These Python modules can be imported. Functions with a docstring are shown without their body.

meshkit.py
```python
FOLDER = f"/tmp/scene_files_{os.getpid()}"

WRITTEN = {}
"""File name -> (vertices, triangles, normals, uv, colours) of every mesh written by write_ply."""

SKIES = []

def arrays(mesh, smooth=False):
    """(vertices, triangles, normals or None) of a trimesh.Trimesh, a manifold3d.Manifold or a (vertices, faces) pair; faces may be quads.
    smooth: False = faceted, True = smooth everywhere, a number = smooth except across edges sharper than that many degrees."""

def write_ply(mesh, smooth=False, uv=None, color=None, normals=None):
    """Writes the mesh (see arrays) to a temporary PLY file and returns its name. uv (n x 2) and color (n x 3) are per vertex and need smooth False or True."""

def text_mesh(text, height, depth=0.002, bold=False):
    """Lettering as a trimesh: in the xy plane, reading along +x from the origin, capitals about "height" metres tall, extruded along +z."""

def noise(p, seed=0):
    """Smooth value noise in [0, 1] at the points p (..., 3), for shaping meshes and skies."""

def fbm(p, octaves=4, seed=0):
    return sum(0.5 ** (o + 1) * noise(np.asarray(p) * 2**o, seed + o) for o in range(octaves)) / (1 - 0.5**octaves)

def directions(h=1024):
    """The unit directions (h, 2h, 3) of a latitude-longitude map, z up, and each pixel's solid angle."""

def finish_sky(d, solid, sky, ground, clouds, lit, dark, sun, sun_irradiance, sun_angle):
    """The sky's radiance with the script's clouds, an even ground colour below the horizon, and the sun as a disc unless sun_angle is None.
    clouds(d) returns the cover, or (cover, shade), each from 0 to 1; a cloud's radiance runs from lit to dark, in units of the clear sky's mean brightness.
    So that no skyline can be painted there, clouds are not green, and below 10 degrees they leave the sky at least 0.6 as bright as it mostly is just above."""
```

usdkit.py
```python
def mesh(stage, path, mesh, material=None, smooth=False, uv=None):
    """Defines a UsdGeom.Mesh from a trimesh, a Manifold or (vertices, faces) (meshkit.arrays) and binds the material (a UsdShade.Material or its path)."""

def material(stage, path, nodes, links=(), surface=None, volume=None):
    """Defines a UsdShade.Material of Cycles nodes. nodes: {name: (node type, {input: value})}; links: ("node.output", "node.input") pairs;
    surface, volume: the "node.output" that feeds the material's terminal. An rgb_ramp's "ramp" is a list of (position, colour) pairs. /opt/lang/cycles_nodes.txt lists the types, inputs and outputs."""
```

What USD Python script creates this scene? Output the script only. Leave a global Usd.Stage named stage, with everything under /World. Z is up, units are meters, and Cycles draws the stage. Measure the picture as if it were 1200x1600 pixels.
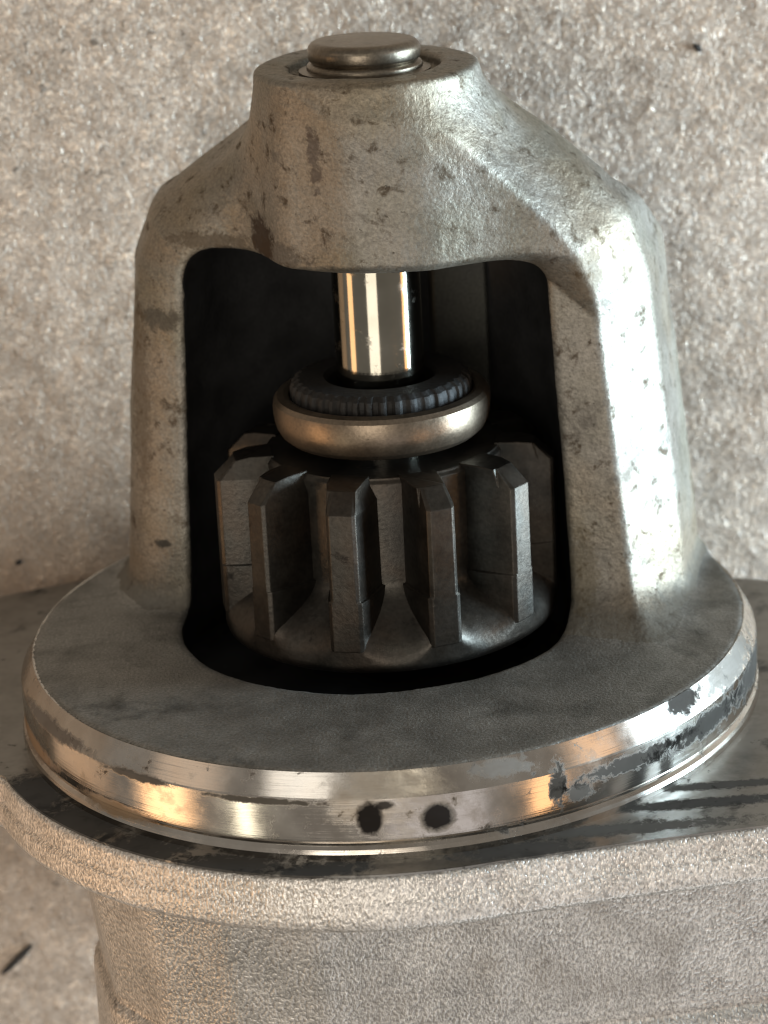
import math
import numpy as np
import trimesh
import usdkit
import meshkit
from shapely.geometry import Polygon, Point
from shapely.ops import unary_union
from pxr import Gf, Sdf, Usd, UsdGeom, UsdLux, UsdShade

stage = Usd.Stage.CreateInMemory()
UsdGeom.SetStageUpAxis(stage, UsdGeom.Tokens.z)
UsdGeom.SetStageMetersPerUnit(stage, 1.0)
UsdGeom.Xform.Define(stage, '/World')
UsdGeom.Scope.Define(stage, '/World/Looks')
rng = np.random.default_rng(7)

# The starter lies on a concrete floor. It is modelled in millimetres in its own frame:
# Z along the shaft towards the nose, Y down to the floor, X to the right; W() turns that into world metres.
FLOOR = 46.0


def W(v):
    v = np.asarray(v, float)
    return np.stack([v[..., 0], v[..., 2], FLOOR - v[..., 1]], -1) / 1000.0


def Wd(v):
    return np.array([v[0], v[2], -v[1]], float)


# ---------------------------------------------------------------- camera
FPX, DIST, EL, ROLL, YAW, PIT, PPX, PPY = 3838.34, 299.99, 0.2966, 0.0220, 0.1225, -0.0519, 1043.32, 380.57
fw0 = np.array([0, math.cos(EL), -math.sin(EL)])
cam_p = np.array([0, 0, 30.0]) - fw0 * DIST
e2 = EL + PIT
fw = np.array([math.sin(YAW) * math.cos(e2), math.cos(YAW) * math.cos(e2), -math.sin(e2)])
rt = np.cross(fw, [0, 0, 1]); rt /= np.linalg.norm(rt)
up = np.cross(rt, fw)
R_, U_ = rt * math.cos(ROLL) - up * math.sin(ROLL), rt * math.sin(ROLL) + up * math.cos(ROLL)
cam = UsdGeom.Camera.Define(stage, '/World/camera')
m = Gf.Matrix4d(*[float(x) for row in ((*Wd(R_), 0), (*Wd(U_), 0), (*(-Wd(fw)), 0), (*W(cam_p), 1)) for x in row])
cam.AddTransformOp().Set(m)
cam.CreateHorizontalApertureAttr(36.0)
cam.CreateVerticalApertureAttr(48.0)
cam.CreateFocalLengthAttr(36.0 * FPX / 1200)
cam.CreateHorizontalApertureOffsetAttr(-(PPX - 600) / 1200 * 36.0)
cam.CreateVerticalApertureOffsetAttr((PPY - 800) / 1200 * 36.0)
cam.CreateClippingRangeAttr(Gf.Vec2f(0.01, 20))
cam.CreateFStopAttr(45.0)
cam.CreateFocusDistanceAttr(0.275)
cam.CreateExposureAttr(0.35)

# ---------------------------------------------------------------- light
dome = UsdLux.DomeLight.Define(stage, '/World/room_light')
dm = usdkit.material(stage, '/World/Looks/room_light', {'b': ('background_shader', {'color': (1.0, 0.92, 0.82), 'strength': 0.22})}, surface='b.background')
UsdShade.MaterialBindingAPI.Apply(dome.GetPrim()).Bind(dm)


def lamp(name, pos, aim, w, h, color, intensity):
    """A rectangular lamp at pos (starter frame, mm) that shines at aim."""
    p, a = W(pos), W(aim)
    z = p - a; z /= np.linalg.norm(z)
    x = np.cross([0, 1, 0.01], z); x /= np.linalg.norm(x)
    y = np.cross(z, x)
    l = UsdLux.RectLight.Define(stage, '/World/' + name)
    l.AddTransformOp().Set(Gf.Matrix4d(*[float(q) for row in ((*x, 0), (*y, 0), (*z, 0), (*p, 1)) for q in row]))
    l.CreateWidthAttr(w / 1000); l.CreateHeightAttr(h / 1000)
    l.CreateColorAttr(Gf.Vec3f(*color)); l.CreateIntensityAttr(intensity)
    return l


lamp('window_light', (650, -60, -20), (0, 0, 15), 180, 420, (0.64, 0.85, 1.0), 38.0)
lamp('ceiling_light', (-200, -880, -40), (0, 0, 20), 420, 500, (1.0, 0.92, 0.81), 2.6)
lamp('warm_lamp', (420, -470, -296), (0, 0, -5), 90, 170, (1.0, 0.54, 0.24), 2.4)
lamp('warm_lamp_low', (-600, -190, -220), (0, 0, -20), 170, 300, (1.0, 0.58, 0.28), 2.8)
# added unseen lamps, set for reflections in ring, rim, body and shaft
for k, (p, w, h, c, q) in enumerate((((-300, -500, 360), 200, 130, (1.0, 0.96, 0.88), 1.5), ((25, -565, 382), 40, 140, (1.0, 0.94, 0.78), 4.0),
                                     ((530, -300, 300), 150, 130, (1.0, 0.62, 0.35), 1.2), ((620, -130, 245), 70, 140, (0.95, 0.97, 1.0), 3.0),
                                     ((-560, -250, 285), 220, 120, (1.0, 0.72, 0.5), 0.6), ((-450, -430, -295), 50, 160, (1.0, 0.93, 0.72), 3.5), ((110, -640, -330), 330, 200, (0.97, 0.94, 1.0), 0.5), ((230, -290, -640), 340, 120, (0.92, 0.96, 1.0), 3.0), ((560, -170, -170), 130, 200, (1.0, 0.52, 0.22), 3.2))):
    lamp('added_strip_lamp' + (f'_{k:03d}' if k else ''), p, (0, 0, 0), w, h, c, q)


# ---------------------------------------------------------------- helpers
def path_of(name, parent=None):
    base = (parent.GetPath().pathString if parent else '/World') + '/'
    p, k = base + name, 0
    while stage.GetPrimAtPath(p):
        k += 1
        p = f'{base}{name}_{k:03d}'
    return p


def obj(name, mesh, material, parent=None, smooth=30, world=False):
    """Defines a mesh given in the starter's frame as one prim."""
    v, f = (np.asarray(mesh[0], float), np.asarray(mesh[1])) if isinstance(mesh, tuple) else (np.asarray(mesh.vertices), np.asarray(mesh.faces))
    if not world:
        v = W(v)
    return usdkit.mesh(stage, path_of(name, parent), trimesh.Trimesh(v, f, process=False) if f.shape[1] == 3 else (v, f), material, smooth=smooth).GetPrim()


def tag(o, **kw):
    for k, t in kw.items():
        o.SetCustomDataByKey(k, t)
    return o


def lathe(profile, n=256, a0=0.0, wob=None):
    """Turns (r, z) points about the shaft axis; the profile runs with the metal on its left going down the outside."""
    pr = np.asarray(profile, float)
    th = np.linspace(0, 2 * np.pi, n, endpoint=False) + a0
    v = np.stack([pr[:, None, 0] * np.cos(th), pr[:, None, 0] * np.sin(th), np.repeat(pr[:, 1:2], n, 1)], -1)
    if wob is not None:
        v = wob(v, th)
    k = len(pr)
    i, j = np.meshgrid(np.arange(k - 1), np.arange(n), indexing='ij')
    a, b = i * n + j, i * n + (j + 1) % n
    f = np.concatenate([np.stack([a, a + n, b + n], -1).reshape(-1, 3), np.stack([a, b + n, b], -1).reshape(-1, 3)])
    return trimesh.Trimesh(v.reshape(-1, 3), f, process=False)


def arc(c, r, a, b, n=6):
    t = np.radians(np.linspace(a, b, n))
    return [(c[0] + r * math.cos(x), c[1] + r * math.sin(x)) for x in t]


def sdpoly(px, py, poly):
    """Signed distance to a polygon, negative inside."""
    P = np.asarray(poly, float)
    d = np.full(np.shape(px), 1e9, np.float32)
    s = np.ones(np.shape(px), np.float32)
    for k in range(len(P)):
        a, b = P[k], P[k - 1]
        ex, ey = b - a
        wx, wy = px - a[0], py - a[1]
        t = np.clip((wx * ex + wy * ey) / (ex * ex + ey * ey), 0, 1)
        d = np.minimum(d, (wx - ex * t) ** 2 + (wy - ey * t) ** 2)
        c1, c2, c3 = py >= a[1], py < b[1], ex * wy > ey * wx
        s = np.where((c1 & c2 & c3) | (~c1 & ~c2 & ~c3), -s, s)
    return s * np.sqrt(d)


def smin(a, b, k):
    h = np.maximum(k - np.abs(a - b), 0) / k
    return np.minimum(a, b) - h * h * k * 0.25


def smax(a, b, k):
    return -smin(-a, -b, k)


def surface_nets(fn, lo, hi, step, newton=3):
    """The zero surface of fn(x, y, z) as (vertices, triangles)."""
    ax = [np.arange(l, h + step, step, dtype=np.float32) for l, h in zip(lo, hi)]
    n = [len(a) for a in ax]
    F = np.empty(n, np.float32)
    for i in range(0, n[0], 24):
        F[i:i + 24] = fn(ax[0][i:i + 24, None, None], ax[1][None, :, None], ax[2][None, None, :])
    S = F < 0
    cnt = np.zeros([k - 1 for k in n], np.int8)
    for d in np.ndindex(2, 2, 2):
        cnt += S[d[0]:n[0] - 1 + d[0], d[1]:n[1] - 1 + d[1], d[2]:n[2] - 1 + d[2]]
    cells = np.argwhere((cnt > 0) & (cnt < 8))
    index = np.full(cnt.shape, -1, np.int32)
    index[tuple(cells.T)] = np.arange(len(cells))
    pos, num = np.zeros((len(cells), 3)), np.zeros(len(cells))
    corners = list(np.ndindex(2, 2, 2))
    for a in corners:
        for k in range(3):
            if a[k]:
                continue
            b = tuple(a[i] + (i == k) for i in range(3))
            fa, fb = F[tuple((cells + a).T)], F[tuple((cells + b).T)]
            x = (fa < 0) != (fb < 0)
            t = np.where(x, fa / np.where(x, fa - fb, 1), 0)
            q = cells + np.array(a, float)
            q[:, k] += t
            pos += q * x[:, None]; num += x
    v = pos / num[:, None] * step + np.array([a[0] for a in ax])
    quads = []
    for k in range(3):
        A, B = [slice(None)] * 3, [slice(None)] * 3
        A[k], B[k] = slice(0, -1), slice(1, None)
        e = np.argwhere(S[tuple(A)] != S[tuple(B)])
        i, j = (k + 1) % 3, (k + 2) % 3
        e = e[(e[:, i] > 0) & (e[:, j] > 0) & (e[:, i] < n[i] - 1) & (e[:, j] < n[j] - 1)]
        inside = S[tuple(e.T)]
        def at(di, dj):
            c = e.copy(); c[:, i] -= di; c[:, j] -= dj
            return index[tuple(c.T)]
        q = np.stack([at(1, 1), at(0, 1), at(0, 0), at(1, 0)], 1)
        q[~inside] = q[~inside][:, ::-1]
        quads.append(q)
    q = np.vstack(quads)
    q = q[(q >= 0).all(1)]
    h = step * 0.25
    for _ in range(newton):
        f0 = fn(*v.T)
        g = np.stack([fn(*(v + np.eye(3)[k] * h).T) - fn(*(v - np.eye(3)[k] * h).T) for k in range(3)], 1) / (2 * h)
        g2 = np.maximum((g * g).sum(1), 0.15)
        v = v - np.clip(f0 / g2, -step, step)[:, None] * g * 0.8
    return v, np.vstack([q[:, [0, 1, 2]], q[:, [0, 2, 3]]])


# ---------------------------------------------------------------- materials
def metal(name, base, dark=None, rough=(0.35, 0.5), metallic=1.0, grain=0.0, grain_scale=2500, grain2=0.0, grain2_scale=700, stain=None, spots=None, streak=None, bevel=0.0, tint=None, stretch=None):
    """A metal with noise in its colour and gloss, grain as bump, dirt in patches (stain), round smudges (spots: starter mm, radius, colour) and fine turning marks."""
    n = {'g': ('geometry', {}),
         'n1': ('noise_texture', {'scale': 160.0, 'detail': 6.0, 'roughness': 0.6}),
         'n2': ('noise_texture', {'scale': grain_scale, 'detail': 3.0, 'roughness': 0.6}),
         'r1': ('rgb_ramp', {'ramp': [(0.3, dark or tuple(c * 0.7 for c in base)), (0.7, base)]}),
         'rr': ('map_range', {'from_min': 0.3, 'from_max': 0.7, 'to_min': rough[0], 'to_max': rough[1], 'clamp': True}),
         'p': ('principled_bsdf', {'metallic': metallic})}
    l = [('g.position', 'n1.vector'), ('g.position', 'n2.vector'), ('n1.fac', 'r1.fac')]
    if stretch:
        n['gs'] = ('vector_math', {'math_type': 'multiply', 'vector2': stretch})
        l[1] = ('gs.vector', 'n2.vector')
        l.append(('g.position', 'gs.vector1'))
        n['n2'] = ('noise_texture', {'scale': grain_scale, 'detail': 1.0, 'roughness': 0.5})
    last = 'r1.color'
    roughness = 'rr.result'
    l.append(('n1.fac', 'rr.value'))
    metal_out = None
    if tint:      # broad discoloration: colour, scale, from, to, amount
        for i, (col, sc, a, b, amt) in enumerate(tint):
            n |= {f'tn{i}': ('noise_texture', {'scale': sc, 'detail': 4.0, 'roughness': 0.55}),
                  f'to{i}': ('vector_math', {'math_type': 'add', 'vector2': (i * 3.1, 1.7 * i, 5.3)}),
                  f'tr{i}': ('map_range', {'from_min': a, 'from_max': b, 'to_min': 0.0, 'to_max': amt, 'clamp': True}),
                  f'tm{i}': ('mix_color', {'b': col})}
            l += [('g.position', f'to{i}.vector1'), (f'to{i}.vector', f'tn{i}.vector'), (f'tn{i}.fac', f'tr{i}.value'), (f'tr{i}.result', f'tm{i}.fac'), (last, f'tm{i}.a')]
            last = f'tm{i}.result'
    # per-grain sparkle in the colour
    if grain:
        n |= {'gr': ('map_range', {'from_min': 0.3, 'from_max': 0.72, 'to_min': 1 - 0.45 * min(1, 0.35 + 0.65 * grain), 'to_max': 1 + 0.45 * min(1, 0.35 + 0.65 * grain), 'clamp': True}),
              'gm': ('vector_math', {'math_type': 'scale'})}
        l += [('n2.fac', 'gr.value'), ('gr.result', 'gm.scale'), (last, 'gm.vector1')]
        last = 'gm.vector'
    masks = []
    if stain:     # (colour, scale, from, to, amount)
        for i, (col, sc, a, b, amt) in enumerate(stain):
            n |= {f'sn{i}': ('noise_texture', {'scale': sc, 'detail': 7.0, 'roughness': 0.68, 'distortion': 0.3}),
                  f'so{i}': ('vector_math', {'math_type': 'add', 'vector2': (i * 1.3 + 0.2, 0.7 * i, 2.1)}),
                  f'sr{i}': ('map_range', {'from_min': a, 'from_max': b, 'to_min': 0.0, 'to_max': amt, 'clamp': True}),
                  f'sm{i}': ('mix_color', {'b': col})}
            l += [('g.position', f'so{i}.vector1'), (f'so{i}.vector', f'sn{i}.vector'), (f'sn{i}.fac', f'sr{i}.value'), (f'sr{i}.result', f'sm{i}.fac'), (last, f'sm{i}.a')]
            last = f'sm{i}.result'
            masks.append(f'sr{i}.result')
    if spots:     # (centre in starter mm, radii in starter mm (x, y, z), colour, amount, raggedness)
        n |= {'pn': ('noise_texture', {'scale': 750.0, 'detail': 6.0, 'roughness': 0.75, 'distortion': 0.5})}
        l += [('g.position', 'pn.vector')]
        for i, (c, rad, col, amt, rag) in enumerate(spots):
            cw, rw = W(c), np.array([rad[0], rad[2], rad[1]]) / 1000
            n |= {f'pd{i}': ('vector_math', {'math_type': 'subtract', 'vector2': tuple(cw)}),
                  f'ps{i}': ('vector_math', {'math_type': 'divide', 'vector2': tuple(rw)}),
                  f'pl{i}': ('vector_math', {'math_type': 'length'}),
                  f'pj{i}': ('math', {'math_type': 'multiply_add', 'value2': rag, 'value3': -0.5 * rag}),
                  f'pa{i}': ('math', {'math_type': 'add'}),
                  f'pq{i}': ('map_range', {'from_min': 1.1, 'from_max': 0.7, 'to_min': metallic, 'to_max': metallic * (1 - amt), 'clamp': True}),
                  f'px{i}': ('math', {'math_type': 'minimum'}),
                  f'pr{i}': ('map_range', {'from_min': 1.3, 'from_max': 0.8, 'to_min': 0.0, 'to_max': amt, 'clamp': True}),
                  f'pm{i}': ('mix_color', {'b': col})}
            l += [('g.position', f'pd{i}.vector1'), (f'pd{i}.vector', f'ps{i}.vector1'), (f'ps{i}.vector', f'pl{i}.vector1'), ('pn.fac', f'pj{i}.value1'),
                  (f'pl{i}.value', f'pa{i}.value1'), (f'pj{i}.value', f'pa{i}.value2'), (f'pa{i}.value', f'pr{i}.value'), (f'pr{i}.result', f'pm{i}.fac'), (last, f'pm{i}.a')]
            last = f'pm{i}.result'
            l += [(f'pa{i}.value', f'pq{i}.value'), (f'pq{i}.result', f'px{i}.value1')]
            if metal_out:
                l.append((metal_out, f'px{i}.value2'))
            else:
                n[f'px{i}'][1]['value2'] = 1.0
            metal_out = f'px{i}.value'
            masks.append(f'pr{i}.result')
    for i, q in enumerate(masks):   # dirt is rough
        n[f'rm{i}'] = ('mix_float', {'b': 0.7})
        l += [(q, f'rm{i}.fac'), (roughness, f'rm{i}.a')]
        roughness = f'rm{i}.result'
    if metal_out:
        l.append((metal_out, 'p.metallic'))
        n['p'][1]['specular_ior_level'] = 0.1
    tintp = None
    for i, q in enumerate(masks):
        n[f'em{i}'] = ('mix_color', {'a': (1.0, 1.0, 1.0), 'b': (0.06, 0.055, 0.05)})
        l.append((q, f'em{i}.fac'))
        if tintp:
            l.append((tintp, f'em{i}.a'))
        tintp = f'em{i}.result'
    if tintp:
        l.append((tintp, 'p.specular_tint'))
    l += [(last, 'p.base_color'), (roughness, 'p.roughness')]
    normal = None
    if bevel:
        n['bv'] = ('bevel', {'samples': 4, 'radius': bevel})
        normal = 'bv.bevel'
    if grain:
        n['b1'] = ('bump', {'strength': grain, 'distance': 0.0002})
        l.append(('n2.fac', 'b1.height'))
        if normal: l.append((normal, 'b1.normal'))
        normal = 'b1.normal'
    if grain2:
        n |= {'n3': ('noise_texture', {'scale': grain2_scale, 'detail': 4.0, 'roughness': 0.55}), 'b2': ('bump', {'strength': grain2, 'distance': 0.0006})}
        l += [('g.position', 'n3.vector'), ('n3.fac', 'b2.height')]
        if normal: l.append((normal, 'b2.normal'))
        normal = 'b2.normal'
    if streak:    # (scale vector, strength): stretched noise, turning or brushing marks
        n |= {'k0': ('vector_math', {'math_type': 'multiply', 'vector2': streak[0]}), 'k1': ('noise_texture', {'scale': 1.0, 'detail': 3.0, 'roughness': 0.6}),
              'k2': ('bump', {'strength': streak[1], 'distance': 0.0001})}
        l += [('g.position', 'k0.vector1'), ('k0.vector', 'k1.vector'), ('k1.fac', 'k2.height')]
        if normal: l.append((normal, 'k2.normal'))
        normal = 'k2.normal'
    if normal:
        l.append((normal, 'p.normal'))
    return usdkit.material(stage, '/World/Looks/' + name, n, l, surface='p.BSDF')


BROWN, BLACK, OCHRE = (0.07, 0.045, 0.025), (0.012, 0.011, 0.011), (0.20, 0.15, 0.07)


def uw(u, w, z):
    c, q = math.cos(0.245), math.sin(0.245)
    return (u * c + w * q, -u * q + w * c, z)


def on_ring(deg, z, r=45.0):
    a = math.radians(deg)
    return (r * math.sin(a), -r * math.cos(a), z)


CAST_SPOTS = [((0, 0, -1.0), (70, 70, 3.6), (0.15, 0.143, 0.125), 0.65, 1.4), (uw(-12.4, -4, 48.8), (1.5, 5, 2.8), (0.035, 0.02, 0.012), 0.9, 2.6), (uw(-9, -6, 48), (4.5, 5, 1.6), (0.06, 0.04, 0.025), 0.59, 3.1),
              (uw(-27.5, 0, 37.5), (2.6, 4, 1.3), (0.05, 0.04, 0.03), 0.64, 3.3), (uw(-3.5, -12, 60.5), (0.7, 3, 3.4), (0.06, 0.03, 0.02), 0.55, 4.5),
              (uw(-20, 0, 47.6), (6, 4, 0.9), (0.07, 0.045, 0.025), 0.59, 4.1), (uw(14, -2, 47.5), (9, 5, 1.0), (0.07, 0.05, 0.03), 0.47, 3.3),
              (uw(-29, 1, 8.5), (0.9, 2, 0.5), (0.02, 0.018, 0.015), 0.77, 2.7), (uw(24.0, 0, 6), (1.6, 5, 5.5), (0.17, 0.13, 0.07), 0.34, 3.3),
              (uw(-31, 1, 30), (1.2, 4, 13), (0.13, 0.085, 0.045), 0.51, 3.1), (uw(26, -2, 44), (2.2, 4, 3.2), (0.15, 0.105, 0.055), 0.34, 3.7)]
RING_SPOTS = [(on_ring(-4.6, -4.8), (1.35, 3, 1.9), (0.01, 0.009, 0.009), 0.97, 0.9), (on_ring(4.6, -5.2), (1.7, 3, 1.5), (0.012, 0.01, 0.01), 0.97, 0.9),
              (on_ring(-2.6, -3.3), (1.0, 2, 0.5), (0.02, 0.018, 0.018), 0.9, 1.5), (on_ring(22, -4.2), (0.9, 3, 2.4), (0.012, 0.009, 0.006), 0.9, 3.0), (on_ring(25, -5.5), (1.6, 3, 1.0), (0.012, 0.009, 0.006), 0.8, 3.2),
              (on_ring(35, -4.3), (8, 8, 0.9), (0.006, 0.005, 0.004), 0.85, 3.0), (on_ring(52, -4.6), (9, 8, 1.3), (0.006, 0.005, 0.004), 0.88, 3.0), (on_ring(72, -4.6), (6, 10, 1.8), (0.008, 0.006, 0.005), 0.85, 3.0),
              (on_ring(47, -0.6, 44), (2.6, 3, 1.4), (0.02, 0.018, 0.016), 0.9, 2.2), (on_ring(62, -1.2, 44), (7, 8, 1.6), (0.05, 0.045, 0.04), 0.55, 3.8), (on_ring(14, -1, 44), (3.4, 3, 0.8), (0.02, 0.018, 0.016), 0.6, 3.4),
              (on_ring(-62, -2.2, 44.5), (7, 8, 0.7), (0.07, 0.05, 0.035), 0.8, 2.4), (on_ring(-40, -2.7, 44.8), (5, 5, 0.45), (0.05, 0.04, 0.03), 0.85, 2.4), (on_ring(-72, -6.8), (9, 9, 1.2), (0.22, 0.12, 0.05), 0.8, 1.4),
              (on_ring(-45, -7.6), (6, 5, 0.8), (0.22, 0.13, 0.05), 0.75, 1.4), (on_ring(-20, -2.9), (7, 4, 0.35), (0.03, 0.027, 0.02), 0.85, 2.2)]
SEAL = (0.03, 0.029, 0.028)
FACE_SPOTS = [((-36, -31, -9.5), (6, 5, 2), SEAL, 0.78, 3.2), ((-29, -38.5, -9.5), (6, 3.5, 2), SEAL, 0.78, 3.4), ((-20, -43.8, -9.5), (7, 2.6, 2), SEAL, 0.78, 3.4), ((-9, -46.4, -9.5), (5, 1.7, 2), SEAL, 0.78, 3.4),
              ((-42, -24, -9.5), (4, 6, 2), (0.05, 0.05, 0.05), 0.85, 2.2), ((12, -45.6, -9.5), (7, 1.8, 2), (0.04, 0.038, 0.036), 0.8, 2.6), ((24, -42.6, -9.5), (12, 1.3, 2), SEAL, 0.6, 3.6), ((33, -38, -9.5), (10, 1.1, 2), (0.03, 0.03, 0.03), 0.8, 2.4),
              ((36, -34, -9.5), (9, 0.9, 2), (0.04, 0.038, 0.035), 0.75, 2.4)]
cast = metal('cast_aluminium', (0.34, 0.318, 0.28), (0.225, 0.21, 0.182), rough=(0.48, 0.62), metallic=0.85, grain=0.3, grain_scale=2600, grain2=0.3, grain2_scale=800,
             tint=[((0.21, 0.197, 0.145), 70.0, 0.45, 0.65, 0.5), ((0.30, 0.23, 0.15), 45.0, 0.5, 0.65, 0.5)],
             stain=[(BROWN, 420.0, 0.56, 0.67, 0.75), ((0.05, 0.04, 0.03), 1100.0, 0.64, 0.69, 0.7), ((0.10, 0.09, 0.08), 130.0, 0.60, 0.72, 0.5)], spots=CAST_SPOTS)
dusty = metal('dusty_flange_face', (0.33, 0.318, 0.29), (0.22, 0.213, 0.195), rough=(0.5, 0.64), metallic=0.7, grain=0.5, grain_scale=3000, grain2=0.2, grain2_scale=500,
              stain=[((0.12, 0.115, 0.10), 45.0, 0.48, 0.62, 0.6), ((0.07, 0.068, 0.06), 110.0, 0.55, 0.7, 0.6), ((0.03, 0.03, 0.03), 900.0, 0.68, 0.72, 0.8)])
polished = metal('polished_ring', (0.64, 0.605, 0.555), (0.44, 0.40, 0.355), rough=(0.10, 0.24), metallic=1.0,
                 stain=[((0.02, 0.016, 0.013), 330.0, 0.60, 0.68, 0.85), ((0.22, 0.16, 0.09), 60.0, 0.55, 0.68, 0.45)],
                 streak=((60, 3000, 60), 0.22), spots=RING_SPOTS)
machined = metal('machined_face', (0.34, 0.33, 0.31), (0.22, 0.215, 0.20), rough=(0.28, 0.42), metallic=0.95,
                 stain=[((0.05, 0.048, 0.045), 120.0, 0.56, 0.68, 0.7), (BLACK, 500.0, 0.62, 0.69, 0.7)], streak=((60, 60, 900), 0.15), spots=FACE_SPOTS)
raw = metal('raw_casting', (0.74, 0.71, 0.67), (0.60, 0.57, 0.53), rough=(0.34, 0.48), metallic=0.85, grain=0.8, grain_scale=2900, stretch=(1.15, 0.75, 1.15), grain2=0.08, grain2_scale=700,
            stain=[((0.10, 0.08, 0.06), 500.0, 0.66, 0.71, 0.6)])
body_mat = metal('body_casting', (0.62, 0.595, 0.56), (0.49, 0.47, 0.44), rough=(0.32, 0.46), metallic=0.9, grain=0.7, grain_scale=2900, grain2=0.06, grain2_scale=500, stretch=(1.1, 0.75, 1.1),
                 stain=[((0.10, 0.08, 0.06), 420.0, 0.63, 0.70, 0.6), ((0.30, 0.27, 0.24), 60.0, 0.5, 0.65, 0.5)])
steel_dark = metal('oily_gear_steel', (0.08, 0.073, 0.063), (0.04, 0.037, 0.032), rough=(0.3, 0.45), metallic=0.9, grain=0.15, grain_scale=1800, bevel=0.00025,
                   tint=[((0.08, 0.056, 0.04), 140.0, 0.45, 0.62, 0.35)], stain=[(BLACK, 300.0, 0.6, 0.7, 0.6)])
bright = metal('ground_shaft_steel', (0.36, 0.34, 0.29), (0.28, 0.265, 0.22), rough=(0.07, 0.13), metallic=1.0, stain=[((0.10, 0.09, 0.075), 320.0, 0.58, 0.72, 0.5)], streak=((50, 2500, 50), 0.06))
bronze = metal('collar_metal', (0.26, 0.205, 0.15), (0.19, 0.15, 0.11), rough=(0.3, 0.42), metallic=0.9, grain=0.1, stain=[(BLACK, 500.0, 0.63, 0.68, 0.7)])
black_ring = metal('black_lock_ring', (0.016, 0.014, 0.012), (0.007, 0.006, 0.005), rough=(0.6, 0.8), metallic=0.0, grain=0.6, grain_scale=1500)
plug = metal('plug_steel', (0.24, 0.205, 0.16), (0.16, 0.133, 0.10), rough=(0.26, 0.4), metallic=0.95, grain=0.12, stain=[(BROWN, 260.0, 0.58, 0.68, 0.6)])
grimy = metal('grimy_wall', (0.075, 0.075, 0.062), (0.03, 0.03, 0.027), rough=(0.5, 0.65), metallic=0.5, grain=0.3)
inside = metal('shaded_greasy_bore', (0.03, 0.03, 0.03), (0.012, 0.012, 0.012), rough=(0.5, 0.65), metallic=0.2, grain=0.2)  # grease, with the recess's deep shade put into the near-black colour

# ---------------------------------------------------------------- the floor
def floor():
    c = np.concatenate([np.linspace(-900, -120, 14)[:-1], np.arange(-120, 140, 0.55), np.linspace(140, 900, 14)[1:]])
    d = np.concatenate([np.linspace(-900, -110, 14)[:-1], np.arange(-110, 170, 0.55), np.linspace(170, 900, 14)[1:]])
    X, Z = np.meshgrid(c, d, indexing='ij')
    q = np.stack([X / 3.0, Z / 3.0, 0 * X], -1)
    h = 0.30 * (meshkit.fbm(q * 0.35, 3, 3) - 0.5) + 0.2 * (meshkit.fbm(q * 1.5, 4, 9) - 0.5)
    h = h + 0.10 * np.maximum(meshkit.noise(q * 3.3, 21) - 0.62, 0) / 0.38
    v = np.stack([X, FLOOR - h, Z], -1).reshape(-1, 3)
    n = len(d)
    i, j = np.meshgrid(np.arange(len(c) - 1), np.arange(n - 1), indexing='ij')
    a = (i * n + j).ravel()
    f = np.concatenate([np.stack([a, a + n, a + n + 1], 1), np.stack([a, a + n + 1, a + 1], 1)])
    return v, f


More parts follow.
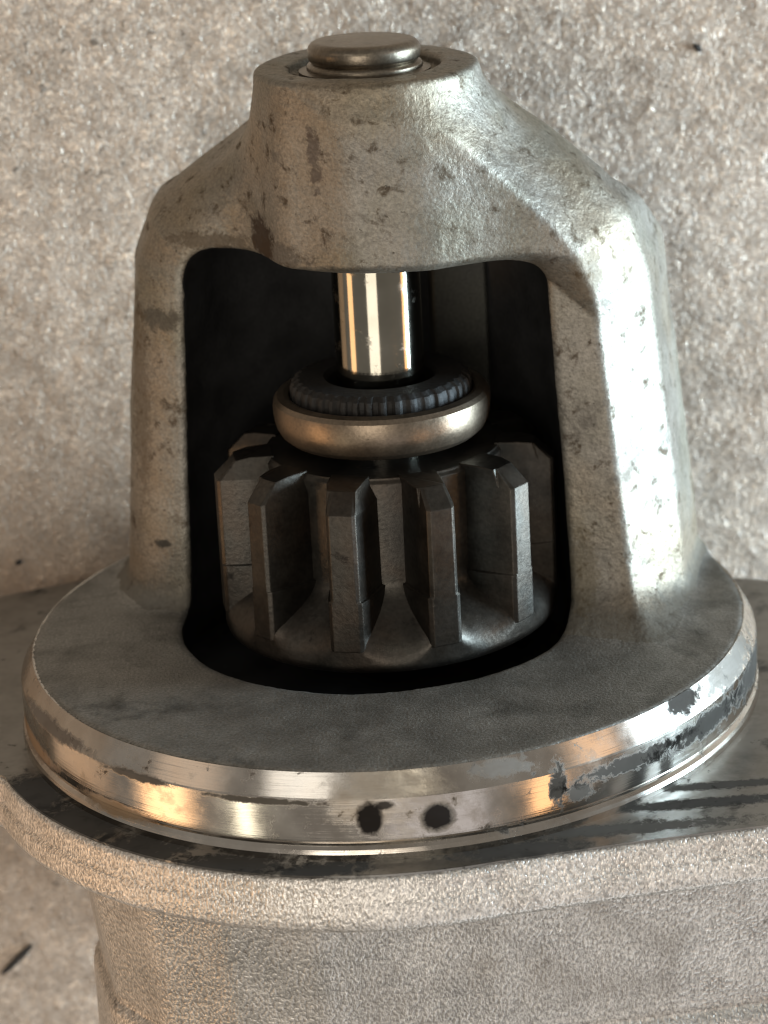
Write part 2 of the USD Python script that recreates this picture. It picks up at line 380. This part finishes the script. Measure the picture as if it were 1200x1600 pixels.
floor_mat = usdkit.material(stage, '/World/Looks/concrete', {
    'g': ('geometry', {}),
    'n1': ('noise_texture', {'scale': 22.0, 'detail': 5.0, 'roughness': 0.6}),
    'v': ('voronoi_texture', {'scale': 1300.0, 'randomness': 1.0}),
    'n2': ('noise_texture', {'scale': 1350.0, 'detail': 3.0, 'roughness': 0.6, 'distortion': 1.2}),
    'n3': ('noise_texture', {'scale': 200.0, 'detail': 5.0, 'roughness': 0.65}),
    'n4': ('noise_texture', {'scale': 800.0, 'detail': 2.0, 'roughness': 0.5, 'distortion': 0.6}),
    'r1': ('rgb_ramp', {'ramp': [(0.3, (0.47, 0.395, 0.325)), (0.7, (0.66, 0.585, 0.51))]}),
    'r2': ('rgb_ramp', {'ramp': [(0.28, (0.5, 0.47, 0.44)), (0.42, (0.9, 0.89, 0.88)), (0.55, (1.05, 1.04, 1.02)), (0.60, (1.35, 1.33, 1.28)), (0.66, (1.6, 1.57, 1.5))]}),
    'm1': ('vector_math', {'math_type': 'multiply'}),
    'r3': ('map_range', {'from_min': 0.35, 'from_max': 0.65, 'to_min': 0.78, 'to_max': 1.18, 'clamp': True}),
    'm2': ('vector_math', {'math_type': 'scale'}),
    'd': ('map_range', {'from_min': 0.66, 'from_max': 0.71, 'to_min': 0.0, 'to_max': 0.7, 'clamp': True}),
    'm3': ('mix_color', {'b': (0.09, 0.075, 0.06)}),
    'od': ('vector_math', {'math_type': 'distance', 'vector2': (-0.085, -0.02, 0.0)}),  # left floor browner and darker: the light's falloff painted into the colour
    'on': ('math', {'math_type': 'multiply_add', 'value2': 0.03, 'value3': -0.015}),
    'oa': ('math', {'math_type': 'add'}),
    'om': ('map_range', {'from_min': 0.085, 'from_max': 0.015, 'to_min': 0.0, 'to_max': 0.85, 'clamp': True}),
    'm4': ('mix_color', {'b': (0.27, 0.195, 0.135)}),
    'sep': ('separate_color', {}),
    'r4': ('map_range', {'from_min': 0.0, 'from_max': 1.0, 'to_min': 0.22, 'to_max': 0.6}),
    'b1': ('bump', {'strength': 1.0, 'distance': 0.0003}),
    'b2': ('bump', {'strength': 0.35, 'distance': 0.0006}),
    'p': ('principled_bsdf', {'metallic': 0.3, 'specular_ior_level': 0.7})},
    [('g.position', 'n1.vector'), ('g.position', 'n2.vector'), ('g.position', 'n3.vector'), ('g.position', 'n4.vector'), ('g.position', 'v.vector'), ('n1.fac', 'r1.fac'), ('n2.fac', 'r2.fac'),
     ('r1.color', 'm1.vector1'), ('r2.color', 'm1.vector2'), ('n3.fac', 'r3.value'), ('m1.vector', 'm2.vector1'), ('r3.result', 'm2.scale'), ('n4.fac', 'd.value'),
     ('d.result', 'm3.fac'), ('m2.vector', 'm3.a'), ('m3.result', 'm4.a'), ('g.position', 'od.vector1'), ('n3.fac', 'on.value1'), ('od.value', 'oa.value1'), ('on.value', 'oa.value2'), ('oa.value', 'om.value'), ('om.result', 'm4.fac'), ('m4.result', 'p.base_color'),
     ('v.color', 'sep.color'), ('sep.r', 'r4.value'), ('r4.result', 'p.roughness'), ('n2.fac', 'b1.height'), ('n4.fac', 'b2.height'), ('b1.normal', 'b2.normal'), ('b2.normal', 'p.normal')], surface='p.BSDF')
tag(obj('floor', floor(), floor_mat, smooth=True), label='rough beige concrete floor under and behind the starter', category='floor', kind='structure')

grit = metal('grit', (0.03, 0.026, 0.022), (0.015, 0.013, 0.012), rough=(0.6, 0.8), metallic=0.0)


def chip(at, size, turn, seed):
    g = trimesh.creation.icosphere(2, 1.0)
    v = np.array(g.vertices)
    v = v * (0.75 + 0.5 * meshkit.noise(v * 1.7 + seed, seed))[:, None] * size
    c, q = math.cos(turn), math.sin(turn)
    v = np.stack([v[:, 0] * c - v[:, 1] * q, v[:, 2], v[:, 0] * q + v[:, 1] * c], -1)
    return v + [at[0], FLOOR - size[2] * 0.7, at[1]], np.array(g.faces)[:, ::-1]


for at, size, turn, seed, label in (((45.7, 61.6), (0.8, 0.45, 0.35), -0.8, 3, 'small dark chip on the concrete at the upper right of the starter'),
                                    ((-51.7, -7.2), (0.5, 0.35, 0.3), 0.4, 5, 'tiny dark crumb on the concrete just above the left flange ear'),
                                    ((-57.0, -68.5), (3.4, 0.55, 0.45), 0.75, 8, 'long dark splinter on the concrete at the lower left')):
    tag(obj('grit_chip', chip(at, size, turn, seed), grit, smooth=30), label=label, category='debris')

# ---------------------------------------------------------------- the starter
starter = UsdGeom.Xform.Define(stage, '/World/starter_motor').GetPrim()
tag(starter, label='used starter motor with cast aluminium nose and exposed pinion gear', category='starter motor')

PSI = 0.245
CU, SU = math.cos(PSI), math.sin(PSI)
PROFILE = [(-38.6, -8), (-36.2, 24), (-34.0, 44), (-31.2, 51.0), (-12, 65.5), (12.5, 64.2), (19.4, 59.6), (25.8, 54.4), (29.8, 50.2), (31.8, 43.0), (33.5, 25), (35.2, 8), (35.8, -8)]


def cavity(u, w, z):
    rc = np.sqrt((u + 1.6) ** 2 + (w * (1 + 0.05 * np.clip((4 - z) / 4, 0, 1) * (w < 0))) ** 2) - (24.2 - 0.045 * z)
    return smax(smax(rc, z - 46.45, 4.5), -6.0 - z, 1.0)


def nose(u, w, z):
    """Signed distance of the nose casting in the frame turned by PSI about the shaft (u along its front face, w into the depth)."""
    r = np.sqrt(u * u + w * w)
    pr = Polygon(PROFILE).buffer(-6.0, join_style=2).exterior.coords[:-1]
    d2 = sdpoly(u, z, pr) - 6.0
    # on the right a web runs forward from the shoulder, tangent to the front of the boss
    zt = np.clip((z - (44.0 - 7.0 * np.clip((u - 20) / 8, 0, 1))) / (3.5 + 6.0 * np.clip((u - 20) / 8, 0, 1)), 0, 1)
    wf = w + np.where(u > 1.0, np.maximum(10.5 - 0.29 * u, 0), np.maximum(10.21 * (1 - ((1.0 - u) / 8.0) ** 2), 0)) * zt
    cw = 2.5 + 3.0 * np.clip((np.abs(u) - 10) / 15, 0, 1)
    ch = (9 * d2 - cw * wf + 9 * cw) / np.sqrt(81 + cw * cw)
    body = smax(smax(d2, -wf * 0.93, 1.0), ch, 0.6 + 4.0 * np.clip((-u - 4) / 12, 0, 1))
    body = smax(body, w - 15 - 12 * np.clip((53 - z) / 9, 0, 1), 4.0)
    rb = 12.35 + 0.028 * np.maximum(z - 47, 0)
    boss = smax(smax(r - rb, z - 68.9, 0.7), 40 - z, 1.0)
    boss = smax(boss, -w - 10.4 - 2.4 * np.clip((z - 57) / 9, 0, 1), 2.5)
    k = 8.0
    d = smin(body, boss, k)
    disc = smax(smax(r - 43.47, z, 0.25), -9.0 - z, 0.5)
    d = smin(d, disc, 3.0 + 7.0 * np.clip((u - 8) / 16, 0, 1) * np.clip((8 - w) / 10, 0, 1))
    d = smax(d, -cavity(u, w, z), 0.9)
    d = smax(d, -smax(smax(r - 6.2, z - 52.0, 0.4), 44 - z, 0.4), 0.5)
    d = smax(d, -smax(r - 8.9, 67.9 - z, 0.3), 0.4)
    return d


def split(v, f, s):
    """Cuts the triangles along s = 0; returns vertices, the triangles with s < 0 and those with s > 0."""
    neg = s[f] < 0
    c = neg.sum(1)
    lowf, highf = [f[c == 3]], [f[c == 0]]
    v = [v]
    base = len(v[0])
    for one, a, b in ((1, lowf, highf), (2, highf, lowf)):
        g = f[c == one]
        lone = neg[c == one] if one == 1 else ~neg[c == one]
        k = lone.argmax(1)
        r = np.arange(len(g))
        p, q, t = g[r, k], g[r, (k + 1) % 3], g[r, (k + 2) % 3]
        m1 = v[0][p] + (v[0][q] - v[0][p]) * (s[p] / (s[p] - s[q]))[:, None]
        m2 = v[0][p] + (v[0][t] - v[0][p]) * (s[p] / (s[p] - s[t]))[:, None]
        i1, i2 = base + r, base + len(g) + r
        base += 2 * len(g)
        v += [m1, m2]
        a.append(np.stack([p, i1, i2], 1))
        b += [np.stack([i1, q, t], 1), np.stack([i1, t, i2], 1)]
    return np.vstack(v), np.vstack(lowf), np.vstack(highf)


nv, nf = surface_nets(nose, (-45, -45, -10), (45, 45, 70.5), 0.5)
cav = cavity(*nv.T)
# cast skin: low lumps and fine pits
nn = trimesh.Trimesh(nv, nf, process=False).vertex_normals
lump = 0.35 * (meshkit.fbm(nv / 9.0, 3, 5) - 0.5) + 0.09 * (meshkit.fbm(nv / 1.6, 3, 11) - 0.5)
keep = np.clip((nv[:, 2] + 1.5) / 1.5, 0, 1) * np.where(nv[:, 2] > 68.0, 0.3, 1.0)
flat = (nn[:, 2] > 0.9) & (nv[:, 2] < 1.5)
nv = nv + nn * (np.where(flat, lump * 0.5, lump) * keep)[:, None]


def turned(v):
    return np.stack([v[:, 0] * CU + v[:, 1] * SU, -v[:, 0] * SU + v[:, 1] * CU, v[:, 2]], -1)


def part_of(v, f):
    used, inv = np.unique(f, return_inverse=True)
    return turned(v[used]), inv.reshape(-1, 3)


grime_shade = cav - 0.12 + 0.25 * (meshkit.fbm(nv / 1.2, 2, 19) - 0.5)
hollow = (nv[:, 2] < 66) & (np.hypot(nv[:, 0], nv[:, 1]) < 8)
grime_shade = np.where(hollow, -1.0, grime_shade)
v1, bore_f, skin_f = split(nv, nf, grime_shade)
v2, face_f, cast_f = split(v1, skin_f, v1[:, 2] - 0.45 + 0.9 * (meshkit.fbm(v1 / 2.5, 3, 23) - 0.5))
obj('nose_housing', part_of(v2, cast_f), cast, starter, smooth=True)
tag(obj('flange_face', part_of(v2, face_f), dusty, starter, smooth=True), label='dusty dark grey flat face around the foot of the nose')
tag(obj('housing_bore', part_of(v1, bore_f), inside, starter, smooth=True), label='greasy inside of the nose window, its shade painted black')

# pilot ring: chamfer, cylinder, relief groove
ring = lathe([(41.0, -0.6), (43.35, -0.10)] + [(43.5, -0.04), (44.9, -2.35)] + [(45.0, -2.6), (45.02, -4.5), (45.0, -7.4), (44.8, -7.7), (44.75, -8.0), (45.15, -8.35), (45.3, -8.8), (45.3, -9.7)], 360)
obj('pilot_ring', ring, polished, starter, smooth=18)

# mounting flange
left = Point(0, 0.6).buffer(49.6, 96)
ear_r = Polygon([(-2.4, -48.9), (11, -47.9), (25, -46.1), (60, -43), (84, -34), (88, -10), (70, 14), (51.5, 26.3), (20, 40)])
ear_l = Polygon([(-46, -18), (-64, -2), (-76, 16), (-74, 34), (-53.7, 39.6), (-41, 44.5), (-20, 40)])
fl = unary_union([left.intersection(Polygon([(-60, -60), (60, -60), (60, 44.6), (-60, 44.6)])), ear_r, ear_l]).buffer(2).buffer(-4).buffer(2)


def slab(poly, levels):
    """Stack of (inset, z) rings of an outline, closed below: from the top edge down."""
    n = 700
    rings = []
    for inset, z in levels:
        p = poly.buffer(-inset, 32) if inset else poly
        e = p.exterior
        base = poly.exterior
        pts = []
        for t in np.linspace(0, 1, n, endpoint=False):
            q = base.interpolate(t, normalized=True)
            s = e.interpolate(e.project(q))
            pts.append((s.x, s.y, z))
        pts = np.array(pts)
        if Polygon(pts[:, :2]).exterior.is_ccw is False:
            pts = pts[::-1]
        rings.append(pts)
    v = np.vstack(rings)
    k = len(rings)
    i, j = np.meshgrid(np.arange(k - 1), np.arange(n), indexing='ij')
    a, b = i * n + j, i * n + (j + 1) % n
    f = np.concatenate([np.stack([a, a + n, b + n], -1).reshape(-1, 3), np.stack([a, b + n, b], -1).reshape(-1, 3)])
    return v, f


fv, ff = slab(fl, [(1.2, -9.75), (0.5, -9.7), (0.15, -9.95), (0.0, -10.6), (0.0, -12.5), (-0.45, -12.9), (-0.5, -15.1), (-0.1, -15.8), (1.2, -16.3), (9, -16.5)])
fn_ = 0.22 * (meshkit.fbm(fv / 2.2, 3, 31) - 0.5)
fv2 = fv.copy(); fv2[:, 1] += fn_ * (fv[:, 2] < -9.9)
mount = obj('mounting_flange', (fv2, ff), raw, starter, smooth=True)
cap = trimesh.creation.extrude_polygon(fl.buffer(-0.45).difference(Point(0, 0).buffer(44.9, 96)), 0.3, engine='earcut')
cap.apply_translation([0, 0, -9.8])
tag(obj('machined_face', cap, machined, mount, smooth=False), label='smooth machined seat smeared with black sealant')

# motor body under the flange
bd = Polygon([(-39.5, -14), (-36, -28), (-29, -36.5), (-20, -41.5), (-10, -43.6), (10, -44.0), (30, -43.0), (62, -40), (72, -30), (76, 0), (60, 30), (0, 42), (-30, 34), (-37, 6)]).buffer(-9, 32).buffer(9, 48)
bv, bf = slab(bd, [(0.0, -15.0), (-0.0, -16.5), (1.2, -24), (2.4, -33.8), (2.2, -34.3), (1.7, -34.9), (1.5, -35.7), (1.5, -60), (5, -64)])
bv[:, 1] += 0.2 * (meshkit.fbm(bv / 4.0, 3, 41) - 0.5)
obj('motor_body', (bv, bf), body_mat, starter, smooth=30)

# lighter rib on the back wall of the window
rib = trimesh.creation.extrude_polygon(Polygon([(-3, -2.5), (3, -2.5), (3.4, 3), (-3.4, 3)]).buffer(0.5), 24)
rib.apply_translation([10.5, 19.0, 22.0])
obj('inner_rib', rib, grimy, starter, smooth=30)

# shaft, plug and bearing
obj('pinion_shaft', lathe([(0.01, 66), (4.8, 66), (5.3, 65.5), (5.3, 20), (0.01, 20)], 256), bright, starter)
tag(obj('bearing_plug', lathe([(0.01, 72.1), (3.0, 72.1), (5.3, 72.0)] + arc((5.5, 70.9), 1.1, 80, 0, 6) + arc((5.5, 70.4), 1.1, 0, -50, 4)[1:] + [(6.65, 69.35), (6.8, 69.1), (6.8, 68.75), (7.7, 68.6), (7.7, 67.6)], 96), plug, starter, smooth=40), label='worn bronze-brown steel shaft plug in the top of the nose')
obj('bearing_bush', lathe([(5.4, 52), (5.4, 47.6), (6.15, 47.6), (6.15, 52)], 64), inside, starter)

# stop collar and the black lock ring in it
collar = obj('stop_collar', lathe([(10.9, 26.9), (11.2, 29.3), (11.8, 29.55), (12.6, 29.3), (13.0, 28.8), (13.1, 28.2), (13.1, 27.2), (13.0, 26.4), (12.8, 25.6), (12.4, 24.8), (11.6, 24.1), (8.0, 23.9)], 128), bronze, starter, smooth=20)


def knurl(v, th):
    k = 1 + 0.014 * np.tanh(3 * np.sin(th * 40 + 1.5 * np.sin(3 * th))) * (0.5 + meshkit.noise(np.stack([th * 6, 0 * th, 0 * th], -1), 4)) * (v[..., 0] ** 2 + v[..., 1] ** 2 > 9.3 ** 2)
    v[..., :2] *= k[..., None]
    return v


obj('lock_ring', lathe([(6.3, 25.40), (6.5, 30.70), (6.9, 31.30), (9.9, 31.30), (10.6, 30.80), (10.8, 30.20), (10.8, 25.90)], 368, wob=knurl), black_ring, collar, smooth=25)

# pinion: hub with cutter run-outs, and eleven teeth
NT, PH = 11, math.radians(-90 + 17.2)
RT, RR = 20.6, 14.6


def lower(m):
    return m[0] - [0, 0, 0.7], m[1]


def hub():
    n, th = 11 * 48, np.linspace(0, 2 * np.pi, 11 * 48, endpoint=False)
    cell = ((th - PH) / (2 * np.pi / NT)) % 1.0                 # 0 at a tooth, 0.5 mid-space
    ee = np.clip(np.abs(cell - 0.5) / 0.37, 0, 1)                             # 0 at tooth, 1 mid-space
    zs = np.concatenate([[1.5, 1.5, 1.9], np.linspace(2.4, 3.6, 4), np.linspace(3.7, 10.8, 60), [14, 20, 22.8, 23.2, 23.4, 23.4]])
    rows = []
    for q, z in enumerate(zs):
        if q == 0: r = np.full(n, 9.0)
        elif q == 1: r = np.full(n, 19.6)
        elif q == 2: r = np.full(n, 20.2)
        elif z >= 23.2: r = np.full(n, {0: 14.2}.get(0)) if q < len(zs) - 1 else np.full(n, 4.0)
        elif z >= 11: r = np.full(n, RR)
        else:
            # the space's floor sweeps out to the rim in a spoon shape; lowest point mid-space
            low = 4.2 + 2.6 * (1 - np.sqrt(1 - ee ** 2))
            slope = 20.35 - (20.35 - RR) * (z - low) / (9.6 - low)
            r = smax(smin(np.full(n, 20.35), slope, 2.2), np.full(n, RR), 1.2)
        rows.append(np.stack([r * np.cos(th), r * np.sin(th), np.full(n, z)], -1))
    v = np.vstack(rows)
    k = len(zs)
    i, j = np.meshgrid(np.arange(k - 1), np.arange(n), indexing='ij')
    a, b = i * n + j, i * n + (j + 1) % n
    return v, np.concatenate([np.stack([a, b, b + n], -1).reshape(-1, 3), np.stack([a, b + n, a + n], -1).reshape(-1, 3)])


gear = obj('pinion_gear', lower(hub()), steel_dark, starter, smooth=40)


def tooth(k):
    a = PH + k * 2 * np.pi / NT
    w = 1 + 0.05 * rng.normal()
    def P(r, half, z, side):
        return (r * math.cos(a + side * half / r), r * math.sin(a + side * half / r), z)
    lvl = []
    # half widths at root, pitch, tip; worn upper part slightly thinner than the lower part
    for z, s in ((4.4, 1.0), (10.4, 1.0), (10.55, 0.88), (21.1, 0.86)):
        lvl.append([P(r, h * w * s, z, sd) for sd, row in ((-1, ((13.8, 3.2), (16.6, 2.9), (18.9, 2.4), (RT - 0.35, 1.95), (RT, 1.5))), (1, ((RT, 1.5), (RT - 0.35, 1.95), (18.9, 2.4), (16.6, 2.9), (13.8, 3.2)))) for r, h in row])
    # entry chamfers on the top: cut down to the outside and on one flank
    top = []
    for (x, y, z), (r, h, sd) in zip(lvl[-1], [(r, h, -1) for r, h in ((13.8, 3.2), (16.6, 2.9), (18.9, 2.4), (RT - 0.35, 1.95), (RT, 1.5))] + [(r, h, 1) for r, h in ((RT, 1.5), (RT - 0.35, 1.95), (18.9, 2.4), (16.6, 2.9), (13.8, 3.2))]):
        top.append((r, h, sd))
    up1 = []
    for r, h, sd in top:
        rr = min(r, 18.2)
        zz = 23.6 if r < 17 else 23.3
        up1.append(P(rr, h * 0.95 * w * (0.55 if sd > 0 else 0.9), zz + 0.1 * rng.normal() * 0.3, sd))
    lvl.append(up1)
    v = np.array([q for L in lvl for q in L])
    n, K = 10, len(lvl)
    f = []
    for i in range(K - 1):
        for j in range(n):
            p, q = i * n + j, i * n + (j + 1) % n
            f += [[p, q, q + n], [p, q + n, p + n]]
    for j in range(1, n - 1):
        f += [[0, j + 1, j], [(K - 1) * n, (K - 1) * n + j, (K - 1) * n + j + 1]]
    return v, np.array(f)


for k in range(NT):
    obj('tooth', lower(tooth(k)), steel_dark, gear, smooth=20)
